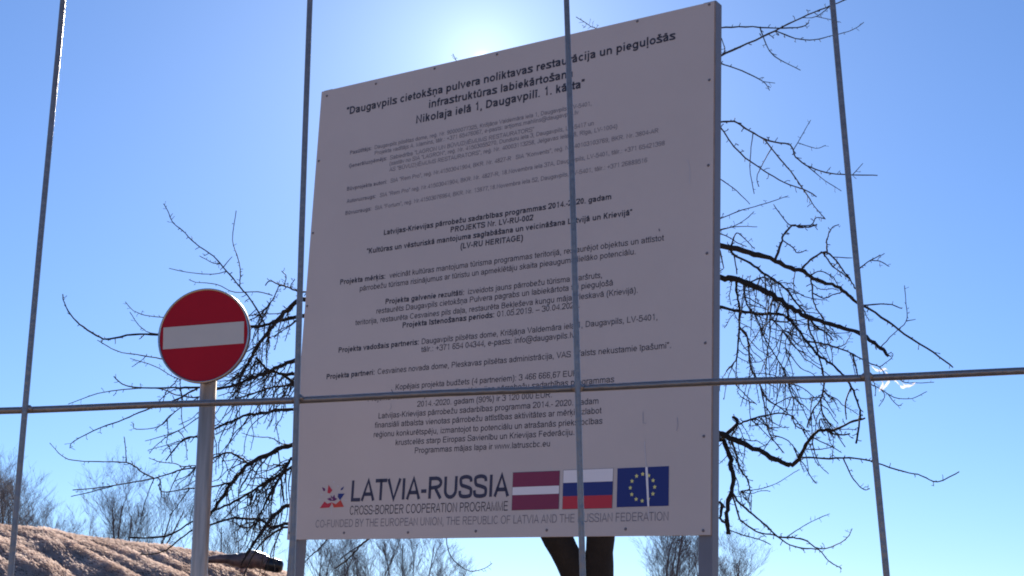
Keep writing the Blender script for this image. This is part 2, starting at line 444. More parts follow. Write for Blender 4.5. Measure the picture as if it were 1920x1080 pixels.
# ---------------------------------------------------------------- the information board
BM = Matrix(((0.8303244142541272, 0.5569081749738272, 0.02036299930668914),
             (-0.5570250089758721, 0.8304957152899213, 7.912277918857569e-05),
             (-0.0168673195520992, -0.011408397446871364, 0.9997926495022963)))
BC = Vector((-0.13167862269015249, 8.42084305813773, 3.7477960081060377))
BMAT = Matrix.Translation(BC) @ BM.to_4x4()
BW, BH = 2.9273 / 2, 1.5
BINV = BM.transposed()
def uv(x, y):
    n = BM.col[1]
    d = ray(x, y)
    t = (BC - CAM).dot(n) / d.dot(n)
    q = BINV @ (CAM + d * t - BC)
    return q.x, q.z
board = empty('information_board', mat=BMAT)
tag(board, 'large white project information board with black Latvian text on two grey posts', 'information board')
mb = MB()
mb.box((-BW, 0, -BH), (BW, .018, BH))
mb.mi = [1, 1, 0, 1, 1, 1]
panel = mb.build('panel', [M_panel, M_edge], board)
for s in (-1, 1):
    mb = MB()
    x0 = -BW + .001 if s < 0 else BW - .079
    mb.box((x0, .0185, -BH - 2.32), (x0 + .08, .0985, BH + .012), bev=.006)
    mb.build('post', M_post, board)
for z in (-1.3, 0, 1.3):
    mb = MB(); mb.box((-BW + .083, .0185, z - .03), (BW - .081, .0585, z + .03)); mb.build('rail', M_post, board)

def line(mb, txt, bold, pl, pr, cap=None, mi=0, wt=1.0):
    a, b = uv(*pl), uv(*pr)
    L = math.hypot(b[0]-a[0], b[1]-a[1])
    ux, uz = (b[0]-a[0])/L, (b[1]-a[1])/L
    gs, w = [], 0
    for ch in txt:
        P, gw, t = glyph(ch, bold)
        gs.append((P, w, t)); w += gw
    sx = L / w
    sy = sx
    if cap:                                            # cap height given in photograph pixels, measured at the left end
        c2 = uv(pl[0] + .06 * cap, pl[1] - cap)
        sy = abs(c2[1] - a[1]) / 716
    for P, x0, t in gs:
        pl_ = lambda x, y: (a[0] + ux*(x+x0)*sx - uz*y*sy, -.0012, a[1] + uz*(x+x0)*sx + ux*y*sy)
        for p in P: ribbon(mb, p, t * wt, pl_, mi)

BLOCKS = [
 ('title_text', M_ink, [
  ('“Daugavpils cietokšņa pulvera noliktavas restaurācija un pieguļošās', 1, (649,216), (1267,73.5)),
  ('infrastruktūras labiekārtošana', 1, (803,203), (1075,144)),
  ('Nikolaja ielā 1, Daugavpilī. 1. kārta”', 1, (779,232), (1097,163.5))]),
 ('contractor_text', M_ink2, [
  ('Pasūtītājs:', 1, (656,290), (697,281)),
  ('Daugavpils pilsētas dome, reģ. Nr. 90000077325, Krišjāņa Valdemāra iela 1, Daugavpils, LV-5401,', 0, (702,280), (1110,197.5)),
  ('Projekta vadītājs A. Mamins, tālr.: +371 65476067, e-pasts: artjoms.mahlins@daugavpils.lv', 0, (702,291), (1085,214)),
  ('Ģenerāluzņēmējs:', 1, (654,315), (726,300)),
  ('Sabiedrība “LAGRON UN BŪVUZŅĒMUMS RESTAURATORS”', 0, (731,299.5), (1002,246)),
  ('(sastāv no SIA “LAGRON”, reģ. Nr. 41503055270, Dunduru iela 3, Daugavpils, LV-5417 un', 0, (730,310.5), (1114,234.5)),
  ('AS “BŪVUZŅĒMUMS RESTAURATORS”, reģ. Nr. 40003113258, Jelgavas iela 68, Rīga, LV-1004)', 0, (730,322), (1158,240.5)),
  ('Būvprojekta autori:', 1, (650,358), (726,344)),
  ('SIA “Rem Pro”, reģ. Nr.41503041904, BKR. Nr. 4827-R; SIA “Konvents”, reģ. Nr. 40103103769, BKR. Nr. 3804-AR', 0, (732,343), (1235,248.5)),
  ('Autoruzraugs:', 1, (650,381), (705,371)),
  ('SIA “Rem Pro” reģ. Nr.41503041904, BKR. Nr. 4827-R, 18.Novembra iela 37A, Daugavpils, LV-5401, tālr.: +371 65421398', 0, (712,370), (1247,272)),
  ('Būvuzraugs:', 1, (647,403.5), (697,394.5)),
  ('SIA “Fortum”, reģ. Nr.41503076964, BKR. Nr. 13877,18.Novembra iela 52, Daugavpils, LV-5401, tālr.: +371 26889516', 0, (703,394), (1214,304))]),
 ('programme_text', M_ink, [
  ('Latvijas-Krievijas pārrobežu sadarbības programmas 2014.-2020. gadam', 1, (719,441), (1147,373.5)),
  ('PROJEKTS Nr. LV-RU-002', 1, (844,436), (1000,413)),
  ('“Kultūras un vēsturiskā mantojuma saglabāšana un veicināšana Latvijā un Krievijā”', 1, (687,476), (1186,403)),
  ('(LV-RU HERITAGE)', 1, (863,467), (981,451))]),
 ('purpose_text', M_ink, [
  ('Projekta mērķis:', 1, (637,534), (723,522.5)),
  ('veicināt kultūras mantojuma tūrisma programmas teritorijā, restaurējot objektus un attīstot', 0, (730,521.5), (1245,451)),
  ('pārrobežu tūrisma risinājumus ar tūristu un apmeklētāju skaita pieauguma lielāko potenciālu.', 0, (674,546), (1193,476.5))]),
 ('results_text', M_ink, [
  ('Projekta galvenie rezultāti:', 1, (722,570.5), (871,553)),
  ('izveidots jauns pārrobežu tūrisma maršruts,', 0, (877,552), (1130,520.5)),
  ('restaurēts Daugavpils cietokšņa Pulvera pagrabs un labiekārtota tai pieguļošā', 0, (705,588.5), (1150,535)),
  ('teritorija, restaurēta Cesvaines pils daļa, restaurēta Bekļeševa kungu māja Pleskavā (Krievijā).', 0, (666,610), (1197,549)),
  ('Projekta īstenošanas periods:', 1, (754,615), (927.5,595)),
  ('01.05.2019. – 30.04.2022.', 0, (931.5,594.5), (1088,576.5))]),
 ('partner_text', M_ink, [
  ('Projekta vadošais partneris:', 1, (634,661.5), (786,646)),
  ('Daugavpils pilsētas dome, Krišjāņa Valdemāra iela 1, Daugavpils, LV-5401,', 0, (790,645.5), (1234,599.5)),
  ('tālr.: +371 654 04344, e-pasts: info@daugavpils.lv', 0, (789.5,660.5), (1078,633)),
  ('Projekta partneri:', 1, (611.5,711.5), (703,702.5)),
  ('Cesvaines novada dome, Pleskavas pilsētas administrācija, VAS “Valsts nekustamie īpašumi”.', 0, (707.5,702), (1259.5,652.5))]),
 ('budget_text', M_ink, [
  ('Kopējais projekta budžets (4 partneriem): 3 466 666,67 EUR', 0, (741,731), (1084,705)),
  ('Projekta līdzfinansējums, Latvijas-Krievijas pārrobežu sadarbības programmas', 0, (689,753), (1152,716.5)),
  ('2014.-2020. gadam (90%) ir 3 120 000 EUR.', 0, (782,763), (1036,745)),
  ('Latvijas-Krievijas pārrobežu sadarbības programma 2014.- 2020. gadam', 0, (709,785), (1123,757)),
  ('finansiāli atbalsta vienotas pārrobežu attīstības aktivitātes ar mērķi uzlabot', 0, (702.5,802.5), (1128,775)),
  ('reģionu konkurētspēju, izmantojot to potenciālu un atrašanās priekšrocības', 0, (700,820), (1130,794.5)),
  ('krustcelēs starp Eiropas Savienību un Krievijas Federāciju.', 0, (741,835), (1078,815.5)),
  ('Programmas mājas lapa ir www.latruscbc.eu', 0, (777,850), (1032,837))]),
]
for nm, mt, lines in BLOCKS:
    for txt, b, pl, pr in lines:
        mb = MB(); line(mb, txt, b, pl, pr); mb.build(nm, mt, panel)
mb = MB(); line(mb, 'LATVIA-RUSSIA', 0, (656,940), (954,930.5), cap=39, wt=1.35); mb.build('large_lettering', M_navy, panel)
mb = MB(); line(mb, 'CROSS-BORDER COOPERATION PROGRAMME', 0, (655,965.5), (953,957.5), cap=17, wt=.85)
mb.build('small_lettering', M_ink, panel)
mb = MB(); line(mb, 'CO-FUNDED BY THE EUROPEAN UNION, THE REPUBLIC OF LATVIA AND THE RUSSIAN FEDERATION', 0, (591,989.5), (1254.5,976), cap=14.5, wt=.8)
mb.build('small_lettering', M_ink2, panel)

M_maroon = mat('flag_maroon', (0.215, 0.022, 0.075), 0.6)
M_fwhite = mat('flag_white', (0.78, 0.75, 0.78), 0.6)
M_fblue = mat('flag_blue', (0.010, 0.026, 0.18), 0.6)
M_fred = mat('flag_red', (0.50, 0.025, 0.05), 0.6)
M_eublue = mat('flag_deep_blue', (0.006, 0.022, 0.17), 0.6)
M_star = mat('star_yellow', (0.75, 0.70, 0.25), 0.6)
M_purple = mat('emblem_purple', (0.13, 0.02, 0.12), 0.6)
M_oran = mat('emblem_orange_red', (0.55, 0.05, 0.03), 0.6)
M_pale = mat('pale_line', (0.55, 0.53, 0.57), 0.7)
def poly(mb, pts, y, mi=0):
    q = [uv(*p) for p in pts]
    ar = sum(q[i][0]*q[(i+1) % len(q)][1] - q[(i+1) % len(q)][0]*q[i][1] for i in range(len(q)))
    if ar < 0: q.reverse()
    mb.add([(a, y, b) for a, b in q], [tuple(range(len(q)))], mi)
def lerp(a, b, t): return (a[0] + (b[0]-a[0])*t, a[1] + (b[1]-a[1])*t)
def flag(stripes, tl, tr, br, bl, mats, name, label, outline=True):
    mb = MB()
    if outline: poly(mb, [(tl[0]-.8, tl[1]-.8), (tr[0]+.8, tr[1]-.8), (br[0]+.8, br[1]+.8), (bl[0]-.8, bl[1]+.8)], -.0010, len(mats)-1)
    for a, b, k in stripes:
        poly(mb, [lerp(tl, bl, a), lerp(tr, br, a), lerp(tr, br, b), lerp(tl, bl, b)], -.0020, k)
    o = mb.build(name, mats, panel); o['label'] = label
    return o
flag([(0, .385, 0), (.388, .60, 1), (.603, 1, 0)], (962.5,886.5), (1049.5,883), (1047.5,954), (960,956.5), [M_maroon, M_fwhite, M_ink2], 'flag_print', 'printed maroon flag with a white middle stripe')
flag([(0, .325, 0), (.328, .67, 1), (.673, 1, 2)], (1057,882), (1150,878.3), (1147.5,952.5), (1055,954.5), [M_fwhite, M_fblue, M_fred, M_ink2], 'flag_print', 'printed flag with white, blue and red stripes')
mb = MB()
poly(mb, [(1158,878.2), (1254.5,874), (1253.8,948.5), (1156.4,951.2)], -.0016, 0)
cx, cz = uv(1205, 914); ex, _ = uv(1228, 913); _, ez = uv(1205, 889)
rx, rz = abs(ex-cx), abs(ez-cz)
for k in range(12):
    a = R_(30 * k)
    px_, pz_ = cx + rx*math.cos(a), cz + rz*math.sin(a)
    st = []
    for j in range(10):
        b = R_(90 + 36*j); rr = .0125 if j % 2 == 0 else .0062
        st.append((px_ + rr*math.cos(b), -.0028, pz_ + rr*math.sin(b)))
    mb.add(st + [(px_, -.0028, pz_)], [(j, (j+1) % 10, 10) for j in range(10)], 1)
poly(mb, [(1210.5,875.8), (1215,875.5), (1218,949.6), (1214.5,949.9)], -.0036, 2)
o = mb.build('flag_print', [M_eublue, M_star, M_fwhite], panel); o['label'] = 'printed blue flag with a ring of yellow stars and a torn white strip'
mb = MB()
def Z(*a): return [(580 + x/5.05, 880 + y/5.05) for x, y in a]
poly(mb, Z((122,168),(150,182),(152,203),(136,207),(128,190)), -.0015, 0)
poly(mb, Z((182,148),(220,198),(194,230),(172,222)), -.0015, 1)
poly(mb, Z((330,162),(318,192),(297,200),(302,180)), -.0015, 2)
poly(mb, Z((274,230),(336,230),(292,292),(270,262)), -.0015, 2)
poly(mb, Z((168,280),(200,268),(218,292),(240,266),(266,280),(240,300),(195,298)), -.0015, 3)
poly(mb, Z((208,270),(204,243),(221,266),(240,240),(243,268),(228,282)), -.0019, 3)
poly(mb, Z((100,368),(145,304),(172,326),(214,312),(206,340),(190,362)), -.0015, 1)
poly(mb, Z((214,312),(252,330),(298,290),(328,355),(232,362)), -.0017, 4)
for x, y in ((115,240),(100,290),(230,120),(270,160),(345,290)):
    poly(mb, Z((x-8,y-8),(x+12,y-2),(x+4,y+12)), -.0013, 5)
poly(mb, Z((208,362),(214,362),(210,430),(206,430)), -.0013, 5)
o = mb.build('emblem', [M_purple, M_fred, M_fblue, M_purple, M_oran, M_pale], panel)
o['label'] = 'printed emblem of red, orange, purple and blue petals'
# scratches and peeling seams
M_scr = mat('scratch_grey', (0.40, 0.38, 0.42), 0.7)
def scr(pts, w, mi):
    mb = MB()
    q = [uv(*p) for p in pts]
    ribbon(mb, [(a*1000, b*1000) for a, b in q], w, lambda x, y: (x/1000, -.0018 - .0004*mi, y/1000), mi)
    mb.build('scratch', [M_pale, M_scr, M_ink2], panel)
scr([(1209,828), (1210,850), (1212,874)], 5, 0); scr([(1216,951), (1217,975)], 4, 0)
scr([(1206,772), (1206,793), (1212,794)], 4, 1); scr([(1270,783), (1271,796), (1269,808)], 5, 1)
scr([(1236,429), (1237,434)], 7, 2); scr([(733,757), (734,764), (730,770)], 4, 1); scr([(734,730), (737,736)], 6, 2)
scr([(1290,300), (1294,320), (1293,345)], 3, 0)
sc_proto = None
for x, y in [(613,180),(705,157),(815,128.5),(932,102),(1063,72),(1195,40),(1330,8.5),(1330,150),(1328,310),(1325.5,475),(1322.5,643),
             (1319.5,818),(1318.5,995),(543,999),(645,999),(765,998.5),(892,996),(1025,994),(1173,992),(598,302),(587,437),(576,574)]:
    a, b = uv(x, y)
    if sc_proto is None:
        m2 = MB()
        n = 10
        m2.add([(.0085*math.cos(2*math.pi*k/n), -.0005, .0085*math.sin(2*math.pi*k/n)) for k in range(n)] +
               [(.0055*math.cos(2*math.pi*k/n), -.0055, .0055*math.sin(2*math.pi*k/n)) for k in range(n)],
               [(k, (k+1) % n, n+(k+1) % n, n+k) for k in range(n)] + [tuple(range(n, 2*n))])
        sc_proto = m2.build('screw', M_screw, panel)
        sc_proto.location = (a, 0, b)
    else:
        c2 = sc_proto.copy(); COL.objects.link(c2); c2.parent = panel; c2.location = (a, 0, b)

# ---------------------------------------------------------------- no entry sign
SD = 7.7
sc = un(381.5, 628.8, SD)
yaw = R_(-11)
hx = Vector((math.cos(yaw), math.sin(yaw), 0.002))
vz = Vector((-0.022, 0.0, 1)).normalized()
hx = (hx - vz * hx.dot(vz)).normalized()
ny = vz.cross(hx).normalized()                         # points away from the viewer
SM = Matrix((hx, ny, vz)).transposed()
sign = empty('no_entry_sign', mat=Matrix.Translation(sc) @ SM.to_4x4())
tag(sign, 'round red no entry sign with white bar on a galvanised pole', 'road sign')
RS = 0.2555
mb = MB(); N = 64
prof = [(0, 0.0), (RS - .013, 0.0)]
vs = [(0, 0, 0)] + [((RS-.011)*math.cos(2*math.pi*k/N), 0, (RS-.011)*math.sin(2*math.pi*k/N)) for k in range(N)]
mb.add(vs, [(0, 1 + k, 1 + (k+1) % N) for k in range(N)])
mb.build('face', M_red, sign)
mb = MB()
ca, sa = math.cos(R_(1.9)), math.sin(R_(1.9))
mb.add([(x*ca - z*sa, -.0016, x*sa + z*ca) for x, z in ((-.226,-.060),(.226,-.060),(.226,.059),(-.226,.059))], [(0,1,2,3)])
mb.build('bar', M_swhite, sign)
mb = MB()
pr = [(RS-.0112, .001), (RS-.009, -.004), (RS-.004, -.0065), (RS, -.004), (RS+.001, .004), (RS+.001, .020), (RS-.004, .022), (RS-.008, .018), (RS-.0112, .012)]
vs = []
for k in range(N):
    a = 2*math.pi*k/N
    vs += [(q*math.cos(a), y, q*math.sin(a)) for q, y in pr]
L = len(pr)
mb.add(vs, [(k*L+i, ((k+1) % N)*L+i, ((k+1) % N)*L+(i+1) % L, k*L+(i+1) % L) for k in range(N) for i in range(L)], 0, True)
mb.add([(0, .008, 0)] + [((RS-.012)*math.cos(2*math.pi*k/N), .008, (RS-.012)*math.sin(2*math.pi*k/N)) for k in range(N)], [(0, 1 + (k+1) % N, 1 + k) for k in range(N)])
M_lip = mat('sign_lip_grey', (0.10, 0.10, 0.13), 0.55)
for f_ in range(len(mb.f)):
    if f_ < N*L and f_ % L in (3, 4, 5, 6, 7): mb.mi[f_] = 1
mb.build('rim', [M_rim, M_lip], sign)
mb = MB()
foot = -(sc.z) / vz.z
mb.tube([(.009, .078, foot - .05), (.009, .078, .19)], .0435, 28)
mb.tube([(.009, .078, .19), (.009, .078, .197), (.009, .078, .203)], [.0445, .0445, .034], 28)
mb.build('pole', M_zinc, sign)
for z in (-.13, .13):
    mb = MB(); mb.box((-.08, .0085, z-.012), (.10, .030, z+.012)); mb.tube([(.009, .078, z-.013), (.009, .078, z+.013)], .0465, 28)
    mb.build('clamp', M_zinc, sign)

# ---------------------------------------------------------------- the bare tree behind the board
def dfield(x, y):
    return 11.6 + .45*math.sin(x/190 + 1) + .4*math.sin(y/150 + 2) + .25*math.sin((x+y)/90)
TR = []                                                # (w0, w1, [px points])
def B(w0, w1, *p): TR.append((w0, w1, list(p)))
# right side
B(11,2.4,(1348,460),(1396,470),(1432,482),(1473,498),(1507,510),(1532,525),(1568,537),(1590,553),(1607,567),(1653,594),(1696,626),(1750,661),(1787,689))
B(12,5.5,(1348,521),(1373,524),(1401,531),(1432,545),(1457,559),(1484,578),(1512,592),(1546,605),(1576,613),(1609,624),(1637,641),(1655,655),(1665,668))
B(5.5,3.5,(1348,575),(1387,584),(1423,588),(1459,588),(1479,598),(1495,617),(1512,639),(1532,664),(1559,682),(1576,698),(1590,714),(1603,740),(1612,769),(1612,791),(1605,831))
B(12,3.5,(1340,809),(1362,816),(1394,831),(1430,849),(1459,863),(1479,872),(1492,867),(1502,852),(1513,831),(1531,811),(1546,806),(1564,806),(1593,793),(1622,784))
B(8.5,8,(1354,824),(1367,845),(1372,878),(1374,914),(1365,946),(1363,979),(1366,1000))
B(4,2,(1352,104),(1403,81),(1453,58),(1503,33),(1548,14),(1587,-1))
B(3.6,2,(1351,229),(1376,228),(1403,244),(1442,264),(1481,272),(1492,294),(1520,314),(1559,325),(1598,328),(1645,329))
B(5,2.5,(1365,466),(1376,477),(1407,494),(1432,512),(1457,528),(1476,545),(1490,564),(1504,580),(1518,598),(1534,614),(1551,625),(1562,639))
B(4.5,2.5,(1451,485),(1465,456),(1470,439),(1487,423),(1501,427),(1518,425),(1532,421))
B(2.5,1.5,(1487,423),(1475,417),(1450,383)); B(2.5,1.5,(1487,423),(1520,422),(1531,408),(1548,411))
B(2.5,1.5,(1470,453),(1487,464),(1495,474),(1512,469))
B(4,2.5,(1501,503),(1520,487),(1540,475),(1551,474),(1570,492),(1582,509),(1595,525),(1604,542))
B(3,1.5,(1552,471),(1550,453),(1554,439),(1562,425),(1573,421)); B(3,2,(1545,478),(1562,500),(1579,512),(1595,525))
B(2.5,1.5,(1612,503),(1632,488),(1659,475)); B(2,1.5,(1632,488),(1650,490),(1667,500)); B(2,1.5,(1562,482),(1598,484))
B(3.5,2,(1520,517),(1523,537),(1525,562),(1532,581),(1545,598)); B(2.5,2,(1529,548),(1545,559),(1562,553),(1579,548))
B(2.5,1.5,(1523,514),(1534,509),(1551,513),(1562,523)); B(3,1.8,(1621,556),(1664,570),(1691,579))
B(5,2.5,(1376,534),(1382,550),(1386,575),(1387,614),(1384,648),(1380,675),(1362,695))
B(4,2,(1387,614),(1401,631),(1405,662),(1407,687),(1415,704),(1425,719),(1431,748),(1436,777),(1441,809),(1452,827),(1470,849))
B(3.5,2,(1390,537),(1398,564),(1409,584),(1420,598),(1434,634),(1451,662),(1462,681),(1473,700))
B(3,1.8,(1445,562),(1444,587),(1443,631),(1439,656),(1436,698)); B(5,4,(1476,578),(1478,596))
B(4,2.5,(1512,598),(1518,620),(1529,642),(1534,664),(1543,695)); B(3.5,2,(1512,641),(1546,645),(1573,653),(1593,660),(1609,670),(1632,682))
B(3,2.5,(1595,664),(1604,684),(1609,709)); B(2.5,1.5,(1448,595),(1462,612),(1484,642),(1504,667),(1512,676))
B(2.2,1.5,(1484,614),(1473,639),(1476,662),(1484,664)); B(3,2,(1407,525),(1426,521),(1445,524),(1459,531))
B(2.5,2,(1373,481),(1382,514)); B(3,2,(1350,470),(1357,503)); B(3,1.5,(1365,456),(1376,446),(1384,437),(1407,459),(1415,467))
B(2.5,1.5,(1348,437),(1366,444),(1384,456),(1400,462))
B(3.5,2,(1502,856),(1542,860),(1593,859),(1629,863),(1642,868),(1696,884),(1728,892),(1758,904),(1798,884))
B(2.8,1.6,(1582,863),(1596,892),(1618,917),(1631,916)); B(4,3,(1546,808),(1571,815),(1593,813))
B(2.5,1.5,(1528,824),(1557,836),(1578,849)); B(2.5,2,(1537,806),(1537,787),(1549,787)); B(8,6,(1362,812),(1383,793),(1374,782))
B(4,2,(1383,798),(1401,789),(1430,780),(1459,775),(1484,780),(1492,798),(1517,809))
B(4.5,2,(1365,824),(1380,852),(1387,878),(1401,899),(1405,917),(1389,921)); B(4.5,1.5,(1374,921),(1387,943),(1412,964),(1437,986),(1459,1006),(1488,1008),(1510,1013),(1528,1026),(1546,1029),(1571,1020),(1589,1008),(1598,991))
B(3.5,1.8,(1374,921),(1387,972),(1394,979),(1419,997),(1452,1004),(1481,1022),(1506,1028),(1535,1031),(1553,1051),(1571,1062),(1578,1066))
B(1.8,1.2,(1474,1008),(1499,991),(1528,975),(1556,963)); B(1.8,1.1,(1389,921),(1423,917),(1455,907),(1484,889),(1499,880))
B(5.5,5,(1345,943),(1354,946),(1351,972),(1362,982)); B(2.5,1.5,(1371,990),(1394,1004),(1423,1011),(1445,1021))
B(4,2.5,(1546,690),(1546,715),(1539,748),(1524,769),(1513,802)); B(3,1.8,(1539,748),(1542,773),(1557,798),(1585,838))
B(3,2,(1427,722),(1437,748),(1459,762),(1477,775)); B(2,1.5,(1459,750),(1484,744),(1510,748),(1535,744)); B(2,1.5,(1463,719),(1484,739),(1502,759))
B(2,1.5,(1380,722),(1398,741),(1419,759)); B(2.2,1.5,(1445,816),(1474,824),(1488,838),(1499,852)); B(3,2,(1596,726),(1585,755),(1587,787))
B(2,1.3,(1660,704),(1682,710),(1697,717),(1718,718),(1751,717)); B(2.5,1.5,(1632,680),(1649,688),(1660,704)); B(1.8,1.2,(1649,688),(1671,672),(1674,662))
B(2.2,1.2,(1632,720),(1651,729),(1677,745),(1710,747),(1738,734)); B(2,1.2,(1659,743),(1680,758),(1690,760)); B(1.8,1.2,(1653,726),(1659,743),(1648,762))
B(2,1.2,(1653,650),(1675,626),(1699,602),(1699,570),(1696,535)); B(1.8,1.2,(1699,602),(1717,599))
# upper right
B(2.8,2,(1353,52),(1398,50),(1453,53),(1503,50),(1517,42)); B(2.5,1.2,(1459,58),(1492,72),(1526,75),(1564,66),(1598,56),(1620,42))
B(2.4,1.5,(1420,56),(1437,83),(1453,106),(1501,132)); B(2.6,1.5,(1352,119),(1392,133),(1431,153),(1443,169)); B(1.6,1.2,(1431,154),(1453,156))
B(2,1.5,(1353,72),(1359,92),(1355,101)); B(3,1.8,(1351,239),(1387,286),(1431,319),(1470,342),(1509,356),(1531,369))
B(3,1.5,(1431,261),(1464,300),(1487,328),(1514,367),(1531,392),(1548,411)); B(1.6,1,(1492,278),(1506,250),(1520,225)); B(1.6,1,(1509,276),(1530,278),(1548,272))
B(2,1.3,(1403,261),(1406,311),(1414,364)); B(2,1.2,(1439,278),(1420,328),(1423,350)); B(1.8,1.2,(1514,311),(1548,339),(1578,358)); B(1.5,1,(1598,321),(1618,306))
B(2,1.3,(1351,336),(1381,358),(1406,383)); B(2.2,1.2,(1348,411),(1392,394),(1437,381),(1478,367)); B(2,1.3,(1348,433),(1387,419),(1414,397))
B(2,1.3,(1352,430),(1381,425),(1420,425)); B(1.8,1.2,(1560,22),(1530,31),(1503,33)); B(1.5,1,(1530,27),(1558,37),(1577,42))
# left side
B(8.5,5,(562,561),(539,581),(519,602),(503,622),(486,644),(475,663),(464,683),(442,724))
B(7,1.8,(561,594),(531,599),(497,609),(471,613),(400,622),(330,626),(294,627),(250,627),(206,636),(189,633),(156,613),(133,591),(119,563),(118,552))
B(3.2,1.4,(497,602),(475,569),(449,537),(425,508),(400,480),(367,457),(342,432),(324,417),(315,396),(307,382))
B(2.2,1.3,(449,534),(451,511),(447,486),(436,450),(443,395)); B(2,1.2,(422,502),(435,481)); B(1.8,1.2,(410,493),(400,493),(374,480))
B(1.8,1.2,(422,514),(400,514),(356,511),(317,503)); B(2,1.2,(511,554),(483,547),(440,548),(406,533),(367,529),(354,524))
B(2.6,1.8,(492,586),(505,570),(515,556),(522,538),(528,533)); B(3.5,2,(562,548),(544,540),(528,535),(506,527),(497,536)); B(2,1.5,(532,533),(537,519),(528,508)); B(2,1.3,(546,538),(548,530),(553,524))
B(2,1.2,(320,596),(308,595),(272,591),(250,582),(235,566)); B(2,1.2,(300,628),(281,624),(267,616),(254,602),(244,585))
B(2.5,1.4,(330,676),(300,672),(265,666),(228,661),(203,650),(183,638)); B(2,1.2,(340,712),(322,705),(289,686),(244,672)); B(1.6,1,(278,666),(262,678),(247,688))
B(8,2,(562,672),(533,683),(522,688),(492,702),(467,711),(439,722),(406,729),(372,727),(300,727),(239,724),(214,706))
B(6,4,(560,702),(531,701),(506,695),(494,686),(481,669)); B(8,5,(558,727),(545,712),(531,703)); B(4,2.5,(558,722),(533,724),(506,727),(475,738),(440,748))
B(3,1.3,(406,735),(372,745),(330,740),(296,728),(233,730),(183,738),(128,758)); B(6.5,2.5,(553,768),(518,770),(490,775),(462,778),(434,790),(404,803),(372,818),(344,824),(311,863))
B(3.2,1.6,(372,727),(328,750),(272,769),(233,786),(189,802),(139,827),(131,841)); B(2.2,1.3,(372,745),(328,772),(300,799),(256,805),(250,794))
B(3,1.3,(289,897),(267,886),(244,869),(211,866),(144,864),(117,855),(93,831)); B(2.2,1.4,(239,867),(236,845),(233,819))
B(4,1.8,(465,869),(443,853),(424,849),(399,861),(367,876),(333,883),(289,897),(244,905),(194,913),(136,919)); B(2.2,1.4,(225,907),(194,916),(172,922),(133,931))
B(9,4,(548,834),(512,847),(484,860),(465,871),(452,885),(430,910),(415,935),(393,967),(376,990),(361,1010)); B(3.2,1.6,(430,904),(399,912),(356,916),(303,922),(300,899),(289,897))
B(5.5,3,(547,875),(518,894),(490,910),(465,926),(430,945),(393,960),(361,977),(311,1005),(244,1008)); B(6,3,(545,860),(528,891),(506,926),(493,954),(487,967),(478,990))
B(7.5,3,(537,948),(512,967),(496,992),(481,1011),(468,1030),(452,1060)); B(6,2,(534,982),(509,989),(493,976),(471,973),(446,971),(421,976),(393,984),(356,997),(322,1024),(300,1036),(262,1040))
B(4.5,2.5,(531,989),(506,1004),(487,1023),(470,1050),(455,1085)); B(2.2,1.3,(400,772),(372,783),(333,808),(272,827)); B(1.8,1.2,(430,795),(360,820),(278,844))
B(2,1.2,(361,913),(335,945),(317,969)); B(2.2,1.4,(365,850),(340,880),(315,930)); B(2,1.3,(289,900),(272,940),(262,985))
# below and above the board
B(3,1.5,(614,1008),(606,1021),(595,1032),(581,1044),(566,1062)); B(4,2,(695,1008),(676,1022),(668,1032),(654,1046),(645,1054),(628,1066)); B(2.2,1.5,(663,1008),(651,1038),(637,1049))
B(2,1.1,(836,1004),(842,1037),(860,1059),(883,1071),(908,1066),(923,1056)); B(3.5,1.1,(942,862),(925,700),(905,480),(885,260),(868,140),(855,113),(849,101)); B(3.5,1.2,(1121,402),(1136,260),(1134,130),(1120,60),(1108,50),(1092,39),(1080,32))

tree = empty('bare_tree', tuple(un(1105, 1400, 11.6).xy) + (0,))
tag(tree, 'dark bare knotty tree with spreading branches behind the white board', 'tree')
TI = Matrix.Translation(-Vector(tree.location))
placed = []                                            # (x, y, depth) of everything already placed, for attaching
def near_point(x, y, lim=25):
    best, bd = (x, y), lim * lim
    for a, b, d in placed:
        q = (a-x)**2 + (b-y)**2
        if q < bd: bd, best = q, (a, b)
    return best
def near_depth(x, y, lim=25):
    best, bd = None, lim * lim
    for a, b, d in placed:
        q = (a-x)**2 + (b-y)**2
        if q < bd: bd, best = q, d
    return best
def densify(p, step=9):
    p = CR([tuple(q) for q in p], 4) if len(p) > 2 else p
    o = [p[0]]
    for a, b in zip(p, p[1:]):
        L = math.hypot(b[0]-a[0], b[1]-a[1]); n = max(1, int(L/step))
        for k in range(1, n+1): o.append((a[0]+(b[0]-a[0])*k/n, a[1]+(b[1]-a[1])*k/n))
    return o
twigs = MB(); trunk = MB()
rt = random.Random(11)
stems = {'R': [(1105,1640,120),(1105,1400,96),(1108,1180,92),(1118,1095,64),(1126,1010,51),(1135,900,46),(1145,800,40),(1150,700,34),(1140,600,28),(1130,500,22),(1120,400,17),(1150,300,12),(1180,230,7)],
         'L': [(1108,1180,80),(1086,1095,53),(1046,1010,56),(1000,930,46),(940,860,40),(880,800,34),(820,740,28),(760,690,21),(700,650,14),(650,610,8)]}
node = {}
for nm, st in stems.items():
    pts, rad = [], []
    cps = CR([(a, b) for a, b, c2 in st], 4)
    wps = CR([(c2, 0) for a, b, c2 in st], 4)
    node[nm] = []
    for i, ((a, b), (w, _)) in enumerate(zip(cps, wps)):
        d = 11.6 if b > 1000 else 11.6 + (.5 if nm == 'L' else -.15) * (1000-b)/700
        ww = w * rt.uniform(.96, 1.05)
        pts.append(TI @ un(a, b, d)); rad.append(ww/2/F*d); node[nm].append((a, b, d, w)); placed.append((a, b, d))
    trunk.tube(pts, rad, 14)
trunk.build('trunk', M_bark, tree)
